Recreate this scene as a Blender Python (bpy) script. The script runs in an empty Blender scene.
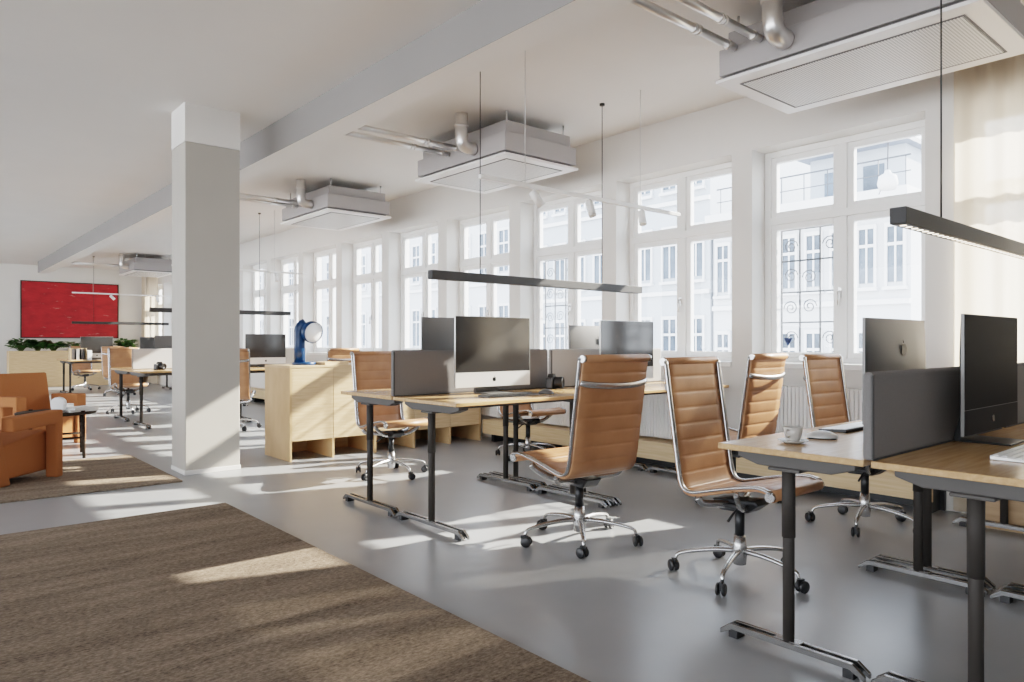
import bpy, bmesh, math, random
from mathutils import Vector, Matrix
random.seed(7)
S = bpy.context.scene
COL = S.collection
PI = math.pi

# ------------------------------------------------------------------ materials
def new_mat(name):
    m = bpy.data.materials.new(name); m.use_nodes = True
    nt = m.node_tree
    return m, nt, nt.nodes['Principled BSDF'], nt.nodes['Material Output']

def plain(name, col, rough=.5, metal=0., noise=0., nscale=30., bump=0., bscale=200., coat=0., spec=.5):
    m, nt, b, out = new_mat(name)
    b.inputs['Base Color'].default_value = (*col, 1)
    b.inputs['Roughness'].default_value = rough
    b.inputs['Metallic'].default_value = metal
    b.inputs['Specular IOR Level'].default_value = spec
    if coat: b.inputs['Coat Weight'].default_value = coat; b.inputs['Coat Roughness'].default_value = .1
    tc = nt.nodes.new('ShaderNodeTexCoord')
    if noise:
        n = nt.nodes.new('ShaderNodeTexNoise'); n.inputs['Scale'].default_value = nscale; n.inputs['Detail'].default_value = 4
        nt.links.new(tc.outputs['Object'], n.inputs['Vector'])
        r = nt.nodes.new('ShaderNodeValToRGB')
        r.color_ramp.elements[0].position = .3; r.color_ramp.elements[1].position = .7
        r.color_ramp.elements[0].color = (*[c*(1-noise) for c in col], 1)
        r.color_ramp.elements[1].color = (*[min(1, c*(1+noise)) for c in col], 1)
        nt.links.new(n.outputs['Fac'], r.inputs['Fac']); nt.links.new(r.outputs['Color'], b.inputs['Base Color'])
    if bump:
        n2 = nt.nodes.new('ShaderNodeTexNoise'); n2.inputs['Scale'].default_value = bscale; n2.inputs['Detail'].default_value = 3
        nt.links.new(tc.outputs['Object'], n2.inputs['Vector'])
        bp = nt.nodes.new('ShaderNodeBump'); bp.inputs['Strength'].default_value = bump; bp.inputs['Distance'].default_value = .004
        nt.links.new(n2.outputs['Fac'], bp.inputs['Height']); nt.links.new(bp.outputs['Normal'], b.inputs['Normal'])
    return m

def streaky(name, c1, c2, scale, rough=.45, bump=.05, detail=6, coord='Object'):
    """grain: noise stretched along one axis"""
    m, nt, b, out = new_mat(name)
    tc = nt.nodes.new('ShaderNodeTexCoord'); mp = nt.nodes.new('ShaderNodeMapping')
    mp.inputs['Scale'].default_value = scale
    n = nt.nodes.new('ShaderNodeTexNoise'); n.inputs['Scale'].default_value = 1; n.inputs['Detail'].default_value = detail
    r = nt.nodes.new('ShaderNodeValToRGB')
    r.color_ramp.elements[0].position = .32; r.color_ramp.elements[1].position = .68
    r.color_ramp.elements[0].color = (*c1, 1); r.color_ramp.elements[1].color = (*c2, 1)
    nt.links.new(tc.outputs[coord], mp.inputs['Vector']); nt.links.new(mp.outputs['Vector'], n.inputs['Vector'])
    nt.links.new(n.outputs['Fac'], r.inputs['Fac']); nt.links.new(r.outputs['Color'], b.inputs['Base Color'])
    b.inputs['Roughness'].default_value = rough
    if bump:
        bp = nt.nodes.new('ShaderNodeBump'); bp.inputs['Strength'].default_value = bump; bp.inputs['Distance'].default_value = .003
        nt.links.new(n.outputs['Fac'], bp.inputs['Height']); nt.links.new(bp.outputs['Normal'], b.inputs['Normal'])
    return m

M = {}
M['white_wall'] = plain('white_wall', (.71, .69, .66), .75, noise=.015, nscale=3, bump=.04, bscale=120)
M['ceiling'] = plain('ceiling_paint', (.79, .765, .735), .8, noise=.015, nscale=1.5)
M['beam'] = plain('beam_shade_tone', (.27, .255, .245), .7, noise=.02, nscale=2)  # white beam's shaded face, the shade put into the colour
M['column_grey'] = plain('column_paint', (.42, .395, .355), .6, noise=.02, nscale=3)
M['frame_white'] = plain('window_paint', (.84, .835, .82), .4)
M['rad_white'] = plain('radiator_enamel', (.78, .775, .76), .35)
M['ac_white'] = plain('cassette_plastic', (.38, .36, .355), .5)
M['ac_panel'] = plain('cassette_panel', (.80, .78, .77), .35)
M['ac_dark'] = plain('cassette_gap', (.12, .115, .115), .6)
M['pipe'] = plain('silver_pipe', (.75, .73, .71), .3, .85, bump=.12, bscale=25)
M['alu'] = plain('polished_aluminium', (.50, .495, .49), .27, .9)
M['satin_alu'] = plain('satin_aluminium', (.66, .65, .64), .32, .9)
M['foot'] = plain('foot_steel', (.27,.265,.26), .24, .9)
M['dark_steel'] = plain('dark_grey_steel', (.042, .037, .033), .6, .05, spec=.25)
M['bracket'] = plain('grey_bracket', (.075, .069, .064), .6, .05)
M['black'] = plain('black_plastic', (.016, .016, .017), .4)
M['black_metal'] = plain('black_metal', (.03, .03, .031), .4, .5)
M['pend'] = plain('pendant_grey', (.028, .027, .027), .55, .05)
M['white'] = plain('white_plastic', (.82, .82, .81), .35)
M['cord_white'] = plain('pale_cord', (.55, .54, .53), .5)
M['silver'] = plain('monitor_silver', (.68, .68, .67), .38, .55)
M['space'] = plain('monitor_grey', (.17, .165, .16), .42, .6)
M['logo_dark'] = plain('dark_emblem', (.025, .025, .025), .2, .3)
M['screen'] = plain('grey_screen_glass', (.030, .029, .028), .12, 0, spec=.6)
M['chin_black'] = plain('black_chin', (.010,.010,.011), .5, 0, spec=.06)
M['screen_black'] = plain('black_screen_glass', (.003, .003, .003), .45, 0, spec=.04)
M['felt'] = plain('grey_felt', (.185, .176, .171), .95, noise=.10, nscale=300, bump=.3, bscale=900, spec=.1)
M['felt_sunlit'] = plain('sunlit_felt', (.46,.45,.44), .95, noise=.08, nscale=300, bump=.3, bscale=900, spec=.1)  # same grey felt made lighter, sunlight painted into its colour
M['felt_edge'] = plain('dark_felt_piping', (.06, .058, .056), .9)
M['ceramic'] = plain('stoneware', (.50, .475, .44), .3, noise=.05, nscale=60)
M['coffee'] = plain('coffee', (.05, .025, .012), .1)
M['blue'] = plain('blue_lacquer', (.005, .045, .14), .35, noise=.05, nscale=8)
M['tan'] = plain('tan_wool', (.36, .14, .056), .85, noise=.08, nscale=200, bump=.25, bscale=600, spec=.15)
M['dark_wood'] = streaky('dark_wood', (.028, .020, .015), (.05, .036, .027), (3, 60, 60), .75)
M['dark_wood'].node_tree.nodes['Principled BSDF'].inputs['Specular IOR Level'].default_value = .1
M['desk_wood'] = streaky('oak_desk', (.42, .25, .115), (.52, .335, .17), (4, 55, 55), .22, .02)
M['desk_edge'] = plain('pale_edge', (.50, .40, .29), .5)
M['oak'] = streaky('pale_oak', (.56, .38, .215), (.68, .50, .305), (5, 5, 60), .5, .03)
M['oak_side'] = streaky('oak_side', (.53, .34, .17), (.63, .43, .235), (40, 5, 3), .5, .03)
M['oak_plinth'] = streaky('oak_plinth', (.56, .40, .22), (.66, .50, .31), (40, 3, 60), .5, .03)
M['crate'] = streaky('brown_crate', (.30, .19, .10), (.42, .28, .16), (40, 4, 30), .6, .05)
M['plant'] = plain('leaf_green', (.045, .125, .025), .45, noise=.45, nscale=9)
M['stem'] = plain('stem_green', (.08, .12, .03), .6)
M['soil'] = plain('soil', (.03, .02, .014), .95, noise=.3, nscale=60)
M['book_white'] = plain('book_paper', (.75, .74, .72), .6)
M['book_grey'] = plain('book_grey', (.35, .34, .33), .6)
M['box_dark'] = plain('dark_file', (.06, .055, .055), .6)
M['iron'] = plain('wrought_iron', (.10, .105, .115), .6, .2)
M['sticker'] = plain('navy_sticker', (.01, .03, .10), .5)
M['fac_a'] = plain('facade_white', (.50, .51, .53), .9, noise=.03, nscale=.8)
M['fac_b'] = plain('facade_grey', (.40, .425, .46), .9, noise=.04, nscale=.6)
M['fac_c'] = plain('facade_pale', (.50, .51, .53), .9, noise=.04, nscale=.6)
M['fac_trim'] = plain('facade_trim', (.62, .62, .63), .8)
M['fac_glass'] = plain('facade_glass', (.10, .125, .16), .15, 0, noise=.4, nscale=1.5)
M['fac_roof'] = plain('facade_roof', (.22, .24, .28), .6)
M['asphalt'] = plain('street_asphalt', (.25, .25, .26), .9, noise=.1, nscale=1)

# leather with faint mottling
def leather():
    m, nt, b, out = new_mat('tan_leather')
    tc = nt.nodes.new('ShaderNodeTexCoord')
    n = nt.nodes.new('ShaderNodeTexNoise'); n.inputs['Scale'].default_value = 6; n.inputs['Detail'].default_value = 5
    r = nt.nodes.new('ShaderNodeValToRGB')
    r.color_ramp.elements[0].position = .3; r.color_ramp.elements[1].position = .75
    r.color_ramp.elements[0].color = (.33, .155, .072, 1); r.color_ramp.elements[1].color = (.45, .23, .115, 1)
    n2 = nt.nodes.new('ShaderNodeTexNoise'); n2.inputs['Scale'].default_value = 160; n2.inputs['Detail'].default_value = 4
    bp = nt.nodes.new('ShaderNodeBump'); bp.inputs['Strength'].default_value = .12; bp.inputs['Distance'].default_value = .002
    nt.links.new(tc.outputs['Object'], n.inputs['Vector']); nt.links.new(tc.outputs['Object'], n2.inputs['Vector'])
    nt.links.new(n.outputs['Fac'], r.inputs['Fac']); nt.links.new(r.outputs['Color'], b.inputs['Base Color'])
    nt.links.new(n2.outputs['Fac'], bp.inputs['Height']); nt.links.new(bp.outputs['Normal'], b.inputs['Normal'])
    b.inputs['Roughness'].default_value = .40
    return m
M['leather'] = leather()
M['leather_dark'] = plain('leather_roll', (.20, .085, .04), .45, noise=.1, nscale=20)

def floor_mat():
    m, nt, b, out = new_mat('resin_floor')
    tc = nt.nodes.new('ShaderNodeTexCoord')
    n = nt.nodes.new('ShaderNodeTexNoise'); n.inputs['Scale'].default_value = 1.3; n.inputs['Detail'].default_value = 8; n.inputs['Roughness'].default_value = .6
    r = nt.nodes.new('ShaderNodeValToRGB')
    r.color_ramp.elements[0].position = .3; r.color_ramp.elements[1].position = .7
    r.color_ramp.elements[0].color = (.275, .284, .296, 1); r.color_ramp.elements[1].color = (.325, .334, .345, 1)
    nt.links.new(tc.outputs['Object'], n.inputs['Vector']); nt.links.new(n.outputs['Fac'], r.inputs['Fac'])
    nt.links.new(r.outputs['Color'], b.inputs['Base Color'])
    n2 = nt.nodes.new('ShaderNodeTexNoise'); n2.inputs['Scale'].default_value = .8; n2.inputs['Detail'].default_value = 2
    mr = nt.nodes.new('ShaderNodeMapRange'); mr.inputs['To Min'].default_value = .27; mr.inputs['To Max'].default_value = .33
    nt.links.new(tc.outputs['Object'], n2.inputs['Vector']); nt.links.new(n2.outputs['Fac'], mr.inputs['Value'])
    nt.links.new(mr.outputs['Result'], b.inputs['Roughness'])
    b.inputs['Specular IOR Level'].default_value = .5
    return m
M['floor'] = floor_mat()

def rug_mat():
    m, nt, b, out = new_mat('brown_weave')
    tc = nt.nodes.new('ShaderNodeTexCoord')
    mp = nt.nodes.new('ShaderNodeMapping'); mp.inputs['Scale'].default_value = (45, 90, 60)
    n = nt.nodes.new('ShaderNodeTexNoise'); n.inputs['Scale'].default_value = 1; n.inputs['Detail'].default_value = 5; n.inputs['Roughness'].default_value = .75
    mp2 = nt.nodes.new('ShaderNodeMapping'); mp2.inputs['Scale'].default_value = (1.0, 9, 5)
    n3 = nt.nodes.new('ShaderNodeTexNoise'); n3.inputs['Scale'].default_value = 1; n3.inputs['Detail'].default_value = 3
    mix = nt.nodes.new('ShaderNodeMix'); mix.inputs['Factor'].default_value = .3
    r = nt.nodes.new('ShaderNodeValToRGB')
    r.color_ramp.elements[0].position = .36; r.color_ramp.elements[1].position = .66
    r.color_ramp.elements[0].color = (.10, .075, .055, 1); r.color_ramp.elements[1].color = (.36, .285, .22, 1)
    nt.links.new(tc.outputs['Object'], mp.inputs['Vector']); nt.links.new(tc.outputs['Object'], mp2.inputs['Vector'])
    nt.links.new(mp.outputs['Vector'], n.inputs['Vector']); nt.links.new(mp2.outputs['Vector'], n3.inputs['Vector'])
    nt.links.new(n.outputs['Fac'], mix.inputs['A']); nt.links.new(n3.outputs['Fac'], mix.inputs['B'])
    nt.links.new(mix.outputs['Result'], r.inputs['Fac']); nt.links.new(r.outputs['Color'], b.inputs['Base Color'])
    bp = nt.nodes.new('ShaderNodeBump'); bp.inputs['Strength'].default_value = .9; bp.inputs['Distance'].default_value = .01
    nt.links.new(n.outputs['Fac'], bp.inputs['Height']); nt.links.new(bp.outputs['Normal'], b.inputs['Normal'])
    b.inputs['Roughness'].default_value = 1; b.inputs['Specular IOR Level'].default_value = .05
    return m
M['rug'] = rug_mat()

def painting_mat():
    m, nt, b, out = new_mat('red_paint')
    tc = nt.nodes.new('ShaderNodeTexCoord')
    mp = nt.nodes.new('ShaderNodeMapping'); mp.inputs['Scale'].default_value = (3, 3, 8)
    n = nt.nodes.new('ShaderNodeTexNoise'); n.inputs['Scale'].default_value = 1; n.inputs['Detail'].default_value = 8; n.inputs['Roughness'].default_value = .65
    r = nt.nodes.new('ShaderNodeValToRGB')
    e = r.color_ramp.elements
    e[0].position = .3; e[0].color = (.27, .006, .012, 1); e[1].position = .6; e[1].color = (.45, .014, .02, 1)
    mp2 = nt.nodes.new('ShaderNodeMapping'); mp2.inputs['Scale'].default_value = (2.2, 2, 9); mp2.inputs['Rotation'].default_value = (0, .35, 0)
    n2 = nt.nodes.new('ShaderNodeTexNoise'); n2.inputs['Scale'].default_value = 1.4; n2.inputs['Detail'].default_value = 10; n2.inputs['Roughness'].default_value = .7
    r2 = nt.nodes.new('ShaderNodeValToRGB')
    r2.color_ramp.elements[0].position = .61; r2.color_ramp.elements[0].color = (0, 0, 0, 1)
    r2.color_ramp.elements[1].position = .72; r2.color_ramp.elements[1].color = (.6, .6, .6, 1)
    mix = nt.nodes.new('ShaderNodeMix'); mix.data_type = 'RGBA'
    mix.inputs[7].default_value = (.75, .45, .38, 1)
    nt.links.new(tc.outputs['Object'], mp.inputs['Vector']); nt.links.new(mp.outputs['Vector'], n.inputs['Vector'])
    nt.links.new(tc.outputs['Object'], mp2.inputs['Vector']); nt.links.new(mp2.outputs['Vector'], n2.inputs['Vector'])
    nt.links.new(n.outputs['Fac'], r.inputs['Fac']); nt.links.new(n2.outputs['Fac'], r2.inputs['Fac'])
    nt.links.new(r2.outputs['Color'], mix.inputs[0]); nt.links.new(r.outputs['Color'], mix.inputs[6])
    nt.links.new(mix.outputs[2], b.inputs['Base Color'])
    b.inputs['Roughness'].default_value = .6
    return m
M['painting'] = painting_mat()

def glass_mat():
    m, nt, b, out = new_mat('window_glass')
    nt.nodes.remove(b)
    t = nt.nodes.new('ShaderNodeBsdfTransparent'); t.inputs['Color'].default_value = (.97, .98, .98, 1)
    g = nt.nodes.new('ShaderNodeBsdfGlossy'); g.inputs['Roughness'].default_value = .02
    geo = nt.nodes.new('ShaderNodeNewGeometry')
    dt = nt.nodes.new('ShaderNodeVectorMath'); dt.operation = 'DOT_PRODUCT'
    nt.links.new(geo.outputs['Normal'], dt.inputs[0]); nt.links.new(geo.outputs['Incoming'], dt.inputs[1])
    ab = nt.nodes.new('ShaderNodeMath'); ab.operation = 'ABSOLUTE'; nt.links.new(dt.outputs['Value'], ab.inputs[0])
    iv = nt.nodes.new('ShaderNodeMath'); iv.operation = 'SUBTRACT'; iv.inputs[0].default_value = 1; nt.links.new(ab.outputs[0], iv.inputs[1])
    pw = nt.nodes.new('ShaderNodeMath'); pw.operation = 'POWER'; pw.inputs[1].default_value = 4; nt.links.new(iv.outputs[0], pw.inputs[0])
    f = nt.nodes.new('ShaderNodeMapRange'); f.inputs['To Min'].default_value = .025; f.inputs['To Max'].default_value = .45
    nt.links.new(pw.outputs[0], f.inputs['Value'])
    mx = nt.nodes.new('ShaderNodeMixShader')
    nt.links.new(f.outputs['Result'], mx.inputs['Fac']); nt.links.new(t.outputs['BSDF'], mx.inputs[1]); nt.links.new(g.outputs['BSDF'], mx.inputs[2])
    nt.links.new(mx.outputs['Shader'], out.inputs['Surface'])
    return m
M['glass'] = glass_mat()

def sheer_mat():
    m, nt, b, out = new_mat('sheer_linen')
    nt.nodes.remove(b)
    tr = nt.nodes.new('ShaderNodeBsdfTransparent'); tr.inputs['Color'].default_value = (1, .97, .92, 1)
    d = nt.nodes.new('ShaderNodeBsdfDiffuse'); d.inputs['Color'].default_value = (.72, .635, .52, 1)
    tl = nt.nodes.new('ShaderNodeBsdfTranslucent'); tl.inputs['Color'].default_value = (.76, .66, .53, 1)
    m1 = nt.nodes.new('ShaderNodeMixShader'); m1.inputs['Fac'].default_value = .5
    m2 = nt.nodes.new('ShaderNodeMixShader'); m2.inputs['Fac'].default_value = .90
    nt.links.new(d.outputs['BSDF'], m1.inputs[1]); nt.links.new(tl.outputs['BSDF'], m1.inputs[2])
    nt.links.new(tr.outputs['BSDF'], m2.inputs[1]); nt.links.new(m1.outputs['Shader'], m2.inputs[2])
    nt.links.new(m2.outputs['Shader'], out.inputs['Surface'])
    return m
M['sheer'] = sheer_mat()

def emis(name, col, st):
    m, nt, b, out = new_mat(name)
    b.inputs['Base Color'].default_value = (*col, 1)
    b.inputs['Emission Color'].default_value = (*col, 1); b.inputs['Emission Strength'].default_value = st
    return m
M['led'] = emis('warm_led', (1., .86, .68), 3.0)
M['diffuser'] = emis('lamp_diffuser', (.85, .85, .85), .15)

def grille_mat():
    m, nt, b, out = new_mat('perforated_grille')
    tc = nt.nodes.new('ShaderNodeTexCoord')
    w = nt.nodes.new('ShaderNodeTexWave'); w.wave_type = 'BANDS'; w.bands_direction = 'X'
    w.inputs['Scale'].default_value = 20
    w2 = nt.nodes.new('ShaderNodeTexWave'); w2.wave_type = 'BANDS'; w2.bands_direction = 'Y'
    w2.inputs['Scale'].default_value = 20
    mx = nt.nodes.new('ShaderNodeMath'); mx.operation = 'MULTIPLY'
    r = nt.nodes.new('ShaderNodeValToRGB')
    r.color_ramp.elements[0].position = .25; r.color_ramp.elements[0].color = (.74, .73, .72, 1)
    r.color_ramp.elements[1].position = .5; r.color_ramp.elements[1].color = (.22, .22, .22, 1)
    nt.links.new(tc.outputs['Object'], w.inputs['Vector']); nt.links.new(tc.outputs['Object'], w2.inputs['Vector'])
    nt.links.new(w.outputs['Fac'], mx.inputs[0]); nt.links.new(w2.outputs['Fac'], mx.inputs[1])
    nt.links.new(mx.outputs['Value'], r.inputs['Fac']); nt.links.new(r.outputs['Color'], b.inputs['Base Color'])
    b.inputs['Roughness'].default_value = .45
    return m
M['grille'] = grille_mat()

# ------------------------------------------------------------------ mesh building
class MB:
    def __init__(s): s.v = []; s.f = []; s.sm = []
    def add(s, vs, fs, smooth=False):
        o = len(s.v); s.v += [tuple(v) for v in vs]
        for f in fs: s.f.append(tuple(i+o for i in f)); s.sm.append(smooth)
        return s
    def box(s, x0, x1, y0, y1, z0, z1, mat=None):
        vs = [(x0,y0,z0),(x1,y0,z0),(x1,y1,z0),(x0,y1,z0),(x0,y0,z1),(x1,y0,z1),(x1,y1,z1),(x0,y1,z1)]
        if mat is not None: vs = [mat @ Vector(v) for v in vs]
        return s.add(vs, [(0,3,2,1),(4,5,6,7),(0,1,5,4),(1,2,6,5),(2,3,7,6),(3,0,4,7)])
    def prism(s, poly, axis, a, b, smooth=False):
        """poly: 2D points; axis 'x': (y,z), 'y': (x,z), 'z': (x,y)"""
        def P(p, t): return (t,p[0],p[1]) if axis=='x' else ((p[0],t,p[1]) if axis=='y' else (p[0],p[1],t))
        n = len(poly); vs = [P(p,a) for p in poly]+[P(p,b) for p in poly]
        fs = [tuple(range(n))[::-1], tuple(range(n,2*n))]
        s.add(vs, fs)
        o = len(s.v)-2*n
        for i in range(n):
            s.f.append((o+i, o+(i+1)%n, o+n+(i+1)%n, o+n+i)); s.sm.append(smooth)
        return s
    def lathe(s, prof, n=24, c=(0,0,0), mat=None, cap=True):
        vs = []; k = len(prof)
        for j in range(n):
            a = 2*PI*j/n
            for r,z in prof: vs.append((c[0]+r*math.cos(a), c[1]+r*math.sin(a), c[2]+z))
        if mat is not None: vs = [mat @ Vector(v) for v in vs]
        fs = [(j*k+i, ((j+1)%n)*k+i, ((j+1)%n)*k+i+1, j*k+i+1) for j in range(n) for i in range(k-1)]
        s.add(vs, fs, True)
        if cap:
            o = len(s.v)-len(vs)
            if prof[0][0] > 1e-6: s.f.append(tuple(o+j*k for j in range(n))[::-1]); s.sm.append(False)
            if prof[-1][0] > 1e-6: s.f.append(tuple(o+j*k+k-1 for j in range(n))); s.sm.append(False)
        return s
    def cyl(s, p, q, r, n=16, r2=None):
        return s.tube([p, q], [r, r if r2 is None else r2], n)
    def tube(s, pts, r, n=12, flat=1., up=None):
        pts = [Vector(p) for p in pts]; m = len(pts)
        rs = r if isinstance(r, (list, tuple)) else [r]*m
        vs = []; ref = None
        for i in range(m):
            t = (pts[min(i+1,m-1)]-pts[max(i-1,0)]).normalized()
            if up is not None: a = t.cross(Vector(up)).normalized()
            else:
                if ref is None: ref = Vector((0,0,1)) if abs(t.z) < .9 else Vector((1,0,0))
                a = t.cross(ref).normalized(); ref = a.cross(t).normalized()
            b = a.cross(t).normalized()
            for j in range(n):
                th = 2*PI*j/n
                vs.append(pts[i] + a*rs[i]*math.cos(th) + b*rs[i]*flat*math.sin(th))
        fs = [(i*n+j, i*n+(j+1)%n, (i+1)*n+(j+1)%n, (i+1)*n+j) for i in range(m-1) for j in range(n)]
        s.add(vs, fs, n > 5)
        o = len(s.v)-len(vs)
        s.f.append(tuple(o+j for j in range(n))[::-1]); s.sm.append(False)
        s.f.append(tuple(o+(m-1)*n+j for j in range(n))); s.sm.append(False)
        return s
    def grid(s, rows, smooth=True, closed=False):
        m = len(rows); n = len(rows[0])
        vs = [p for r in rows for p in r]
        fs = [(i*n+j, i*n+(j+1)%n, (i+1)*n+(j+1)%n, (i+1)*n+j) for i in range(m-1) for j in range(n if closed else n-1)]
        return s.add(vs, fs, smooth)
    def build(s, name, mat, parent=None, bevel=0, seg=2, loc=None):
        me = bpy.data.meshes.new(name); me.from_pydata(s.v, [], s.f); me.update()
        me.polygons.foreach_set('use_smooth', s.sm)
        bm = bmesh.new(); bm.from_mesh(me); bmesh.ops.recalc_face_normals(bm, faces=bm.faces); bm.to_mesh(me); bm.free()
        mats = mat if isinstance(mat, (list, tuple)) else [mat]
        for q in mats: me.materials.append(q)
        o = bpy.data.objects.new(name, me); COL.objects.link(o)
        if parent is not None: o.parent = parent
        if loc is not None: o.location = loc
        if bevel:
            md = o.modifiers.new('edge', 'BEVEL'); md.width = bevel; md.segments = seg; md.limit_method = 'ANGLE'; md.angle_limit = .6
        return o

def thing(name, label, cat, loc=(0,0,0), rz=0, group=None):
    o = bpy.data.objects.new(name, None); COL.objects.link(o)
    o.empty_display_size = .1
    o.location = loc; o.rotation_euler = (0,0,rz); o['label'] = label; o['category'] = cat
    if group: o['group'] = group
    return o
def tag(o, label, cat, group=None, kind=None):
    o['label'] = label; o['category'] = cat
    if group: o['group'] = group
    if kind: o['kind'] = kind
    return o
def struct(o):
    o['kind'] = 'structure'; return o
def sgroup(name, loc=(0,0,0)):
    o = bpy.data.objects.new(name, None); COL.objects.link(o); o.location = loc; o['kind'] = 'structure'; return o
KIDS = {}
def dup(root, loc, rz=0, label=None, group=None):
    def cp(o, par):
        c = o.copy(); COL.objects.link(c)
        if par is not None: c.parent = par
        for k in list(o.children): cp(k, c)
        return c
    r = cp(root, None); r.location = loc; r.rotation_euler = (0,0,rz)
    if label: r['label'] = label
    if group: r['group'] = group
    return r
class Proto:
    """first placement uses the prototype itself, later ones copy it"""
    def __init__(s, root): s.root = root; s.used = False
    def place(s, loc, rz, label, group=None):
        if not s.used:
            s.used = True; r = s.root; r.location = loc; r.rotation_euler = (0,0,rz); r['label'] = label
            if group: r['group'] = group
            return r
        return dup(s.root, loc, rz, label, group)

def smooth_path(pts, per=8):
    """Catmull-Rom through points"""
    P = [Vector(p) for p in pts]; P = [2*P[0]-P[1]] + P + [2*P[-1]-P[-2]]
    out = []
    for i in range(1, len(P)-2):
        for k in range(per):
            t = k/per
            out.append(.5*((2*P[i]) + (-P[i-1]+P[i+1])*t + (2*P[i-1]-5*P[i]+4*P[i+1]-P[i+2])*t*t + (-P[i-1]+3*P[i]-3*P[i+1]+P[i+2])*t**3))
    out.append(P[-2]); return out
def resample(path, n):
    L = [0]
    for a, b in zip(path, path[1:]): L.append(L[-1]+(b-a).length)
    out = []; j = 0
    for i in range(n+1):
        s = L[-1]*i/n
        while j < len(path)-2 and L[j+1] < s: j += 1
        t = (s-L[j])/max(1e-9, L[j+1]-L[j]); out.append(path[j].lerp(path[j+1], t))
    return out, L[-1]

# ------------------------------------------------------------------ the setting
H = 1.12           # eye height
XW = 5.32          # inner face of window wall
CZ = 3.16          # ceiling
YB = 22.3          # far wall
struct(MB().box(-9, XW+.35, -7, YB+.3, -.2, 0).build('floor', M['floor']))
struct(MB().box(-9, XW+.35, -7, YB+.3, CZ, CZ+.25).build('ceiling', M['ceiling']))
struct(MB().box(-9, XW+.35, YB, YB+.3, 0, CZ).build('wall_back', M['white_wall']))
struct(MB().box(-9.3, XW+.35, -7.3, -7, 0, CZ).build('wall_front', M['white_wall']))
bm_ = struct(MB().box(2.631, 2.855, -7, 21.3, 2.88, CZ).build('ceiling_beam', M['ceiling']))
MB().box(2.628, 2.631, -7, 21.303, 2.88, CZ).build('beam_side_shade', M['beam'], bm_)  # thin dark sheet over the white beam, standing for shade on this face
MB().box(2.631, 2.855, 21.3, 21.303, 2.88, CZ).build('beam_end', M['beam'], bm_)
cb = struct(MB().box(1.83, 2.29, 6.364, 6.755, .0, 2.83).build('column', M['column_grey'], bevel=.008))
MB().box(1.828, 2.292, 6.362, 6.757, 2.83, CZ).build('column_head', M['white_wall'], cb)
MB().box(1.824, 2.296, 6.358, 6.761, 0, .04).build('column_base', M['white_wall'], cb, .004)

WINS = [(0.43, 1.655), (1.85, 3.155), (3.345, 4.62), (4.81, 6.04)]
yy = 6.04
while yy+1.43 < YB-.1:
    yy += 1.43; WINS.append((yy-1.235, yy))
ZS, ZT = .95, 2.71
wb = MB()
wb.box(XW, XW+.35, -7, YB, 0, ZS); wb.box(XW, XW+.35, -7, YB, ZT, CZ)
edges = [-7] + [e for w in WINS for e in w] + [YB]
for a, b in zip(edges[0::2], edges[1::2]): wb.box(XW, XW+.35, a, b, ZS, ZT)
struct(wb.build('wall_right', M['white_wall']))
struct(MB().box(1.5, XW, YB-.015, YB, 0, .08).build('baseboard_back', M['frame_white']))

# windows: local y 0..W (W=1.235), x 0 = inner face of frame, z 0 = sill
FX = XW+.20
Wn = 1.235; Hn = ZT-ZS
def make_window():
    root = sgroup('window_1')
    f = MB()
    d0, d1 = 0, .09
    t = .05
    f.box(d0, d1, 0, t, 0, Hn); f.box(d0, d1, Wn-t, Wn, 0, Hn)
    f.box(d0, d1, t, Wn-t, Hn-t, Hn); f.box(d0, d1, t, Wn-t, 0, t)
    zt = 1.18                     # transom centre
    f.box(d0-.01, d1, t, Wn-t, zt-.03, zt+.03)
    f.box(d0-.005, d1, Wn/2-.03, Wn/2+.03, t, zt-.03); f.box(d0-.005, d1, Wn/2-.03, Wn/2+.03, zt+.03, Hn-t)
    f.build('window_frame', M['frame_white'], root, .004)
    for (y0, y1) in ((t, Wn/2-.03), (Wn/2+.03, Wn-t)):
        for (z0, z1) in ((t, zt-.03), (zt+.03, Hn-t)):
            s = .045
            b = MB(); x0, x1 = .012, .065
            b.box(x0, x1, y0, y0+s, z0, z1); b.box(x0, x1, y1-s, y1, z0, z1)
            b.box(x0, x1, y0+s, y1-s, z0, z0+s); b.box(x0, x1, y0+s, y1-s, z1-s, z1)
            sh = b.build('sash', M['frame_white'], root, .003)
            MB().box(.036, .042, y0+s-.004, y1-s+.004, z0+s-.004, z1-s+.004).build('pane', M['glass'], sh)
    h = MB(); h.box(-.012, .013, Wn/2+.005, Wn/2+.03, .52, .60); h.tube([(-.012, Wn/2+.0175, .57), (-.035, Wn/2+.0175, .57), (-.038, Wn/2+.0175, .46)], .008, 8)
    h.build('handle', M['satin_alu'], root)
    MB().box(-.22, 0, -.0, Wn, -.03, .012).build('window_sill', M['frame_white'], root, .004)
    return root
w0 = make_window()
wobjs = []
for i, (a, b) in enumerate(WINS):
    r = w0 if i == 0 else dup(w0, (0,0,0))
    if i: r.name = 'window_%d' % (i+1)
    r.location = (FX, a, ZS); r.scale = (1, (b-a)/Wn, 1); wobjs.append(r)
# navy triangle stuck on the second window's lower pane
MB().prism([(-.036,.036),(.036,.036),(0,-.032)], 'x', .030, .034).build('sticker', M['sticker'], wobjs[1], loc=(0, 1.055, .175))

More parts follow.
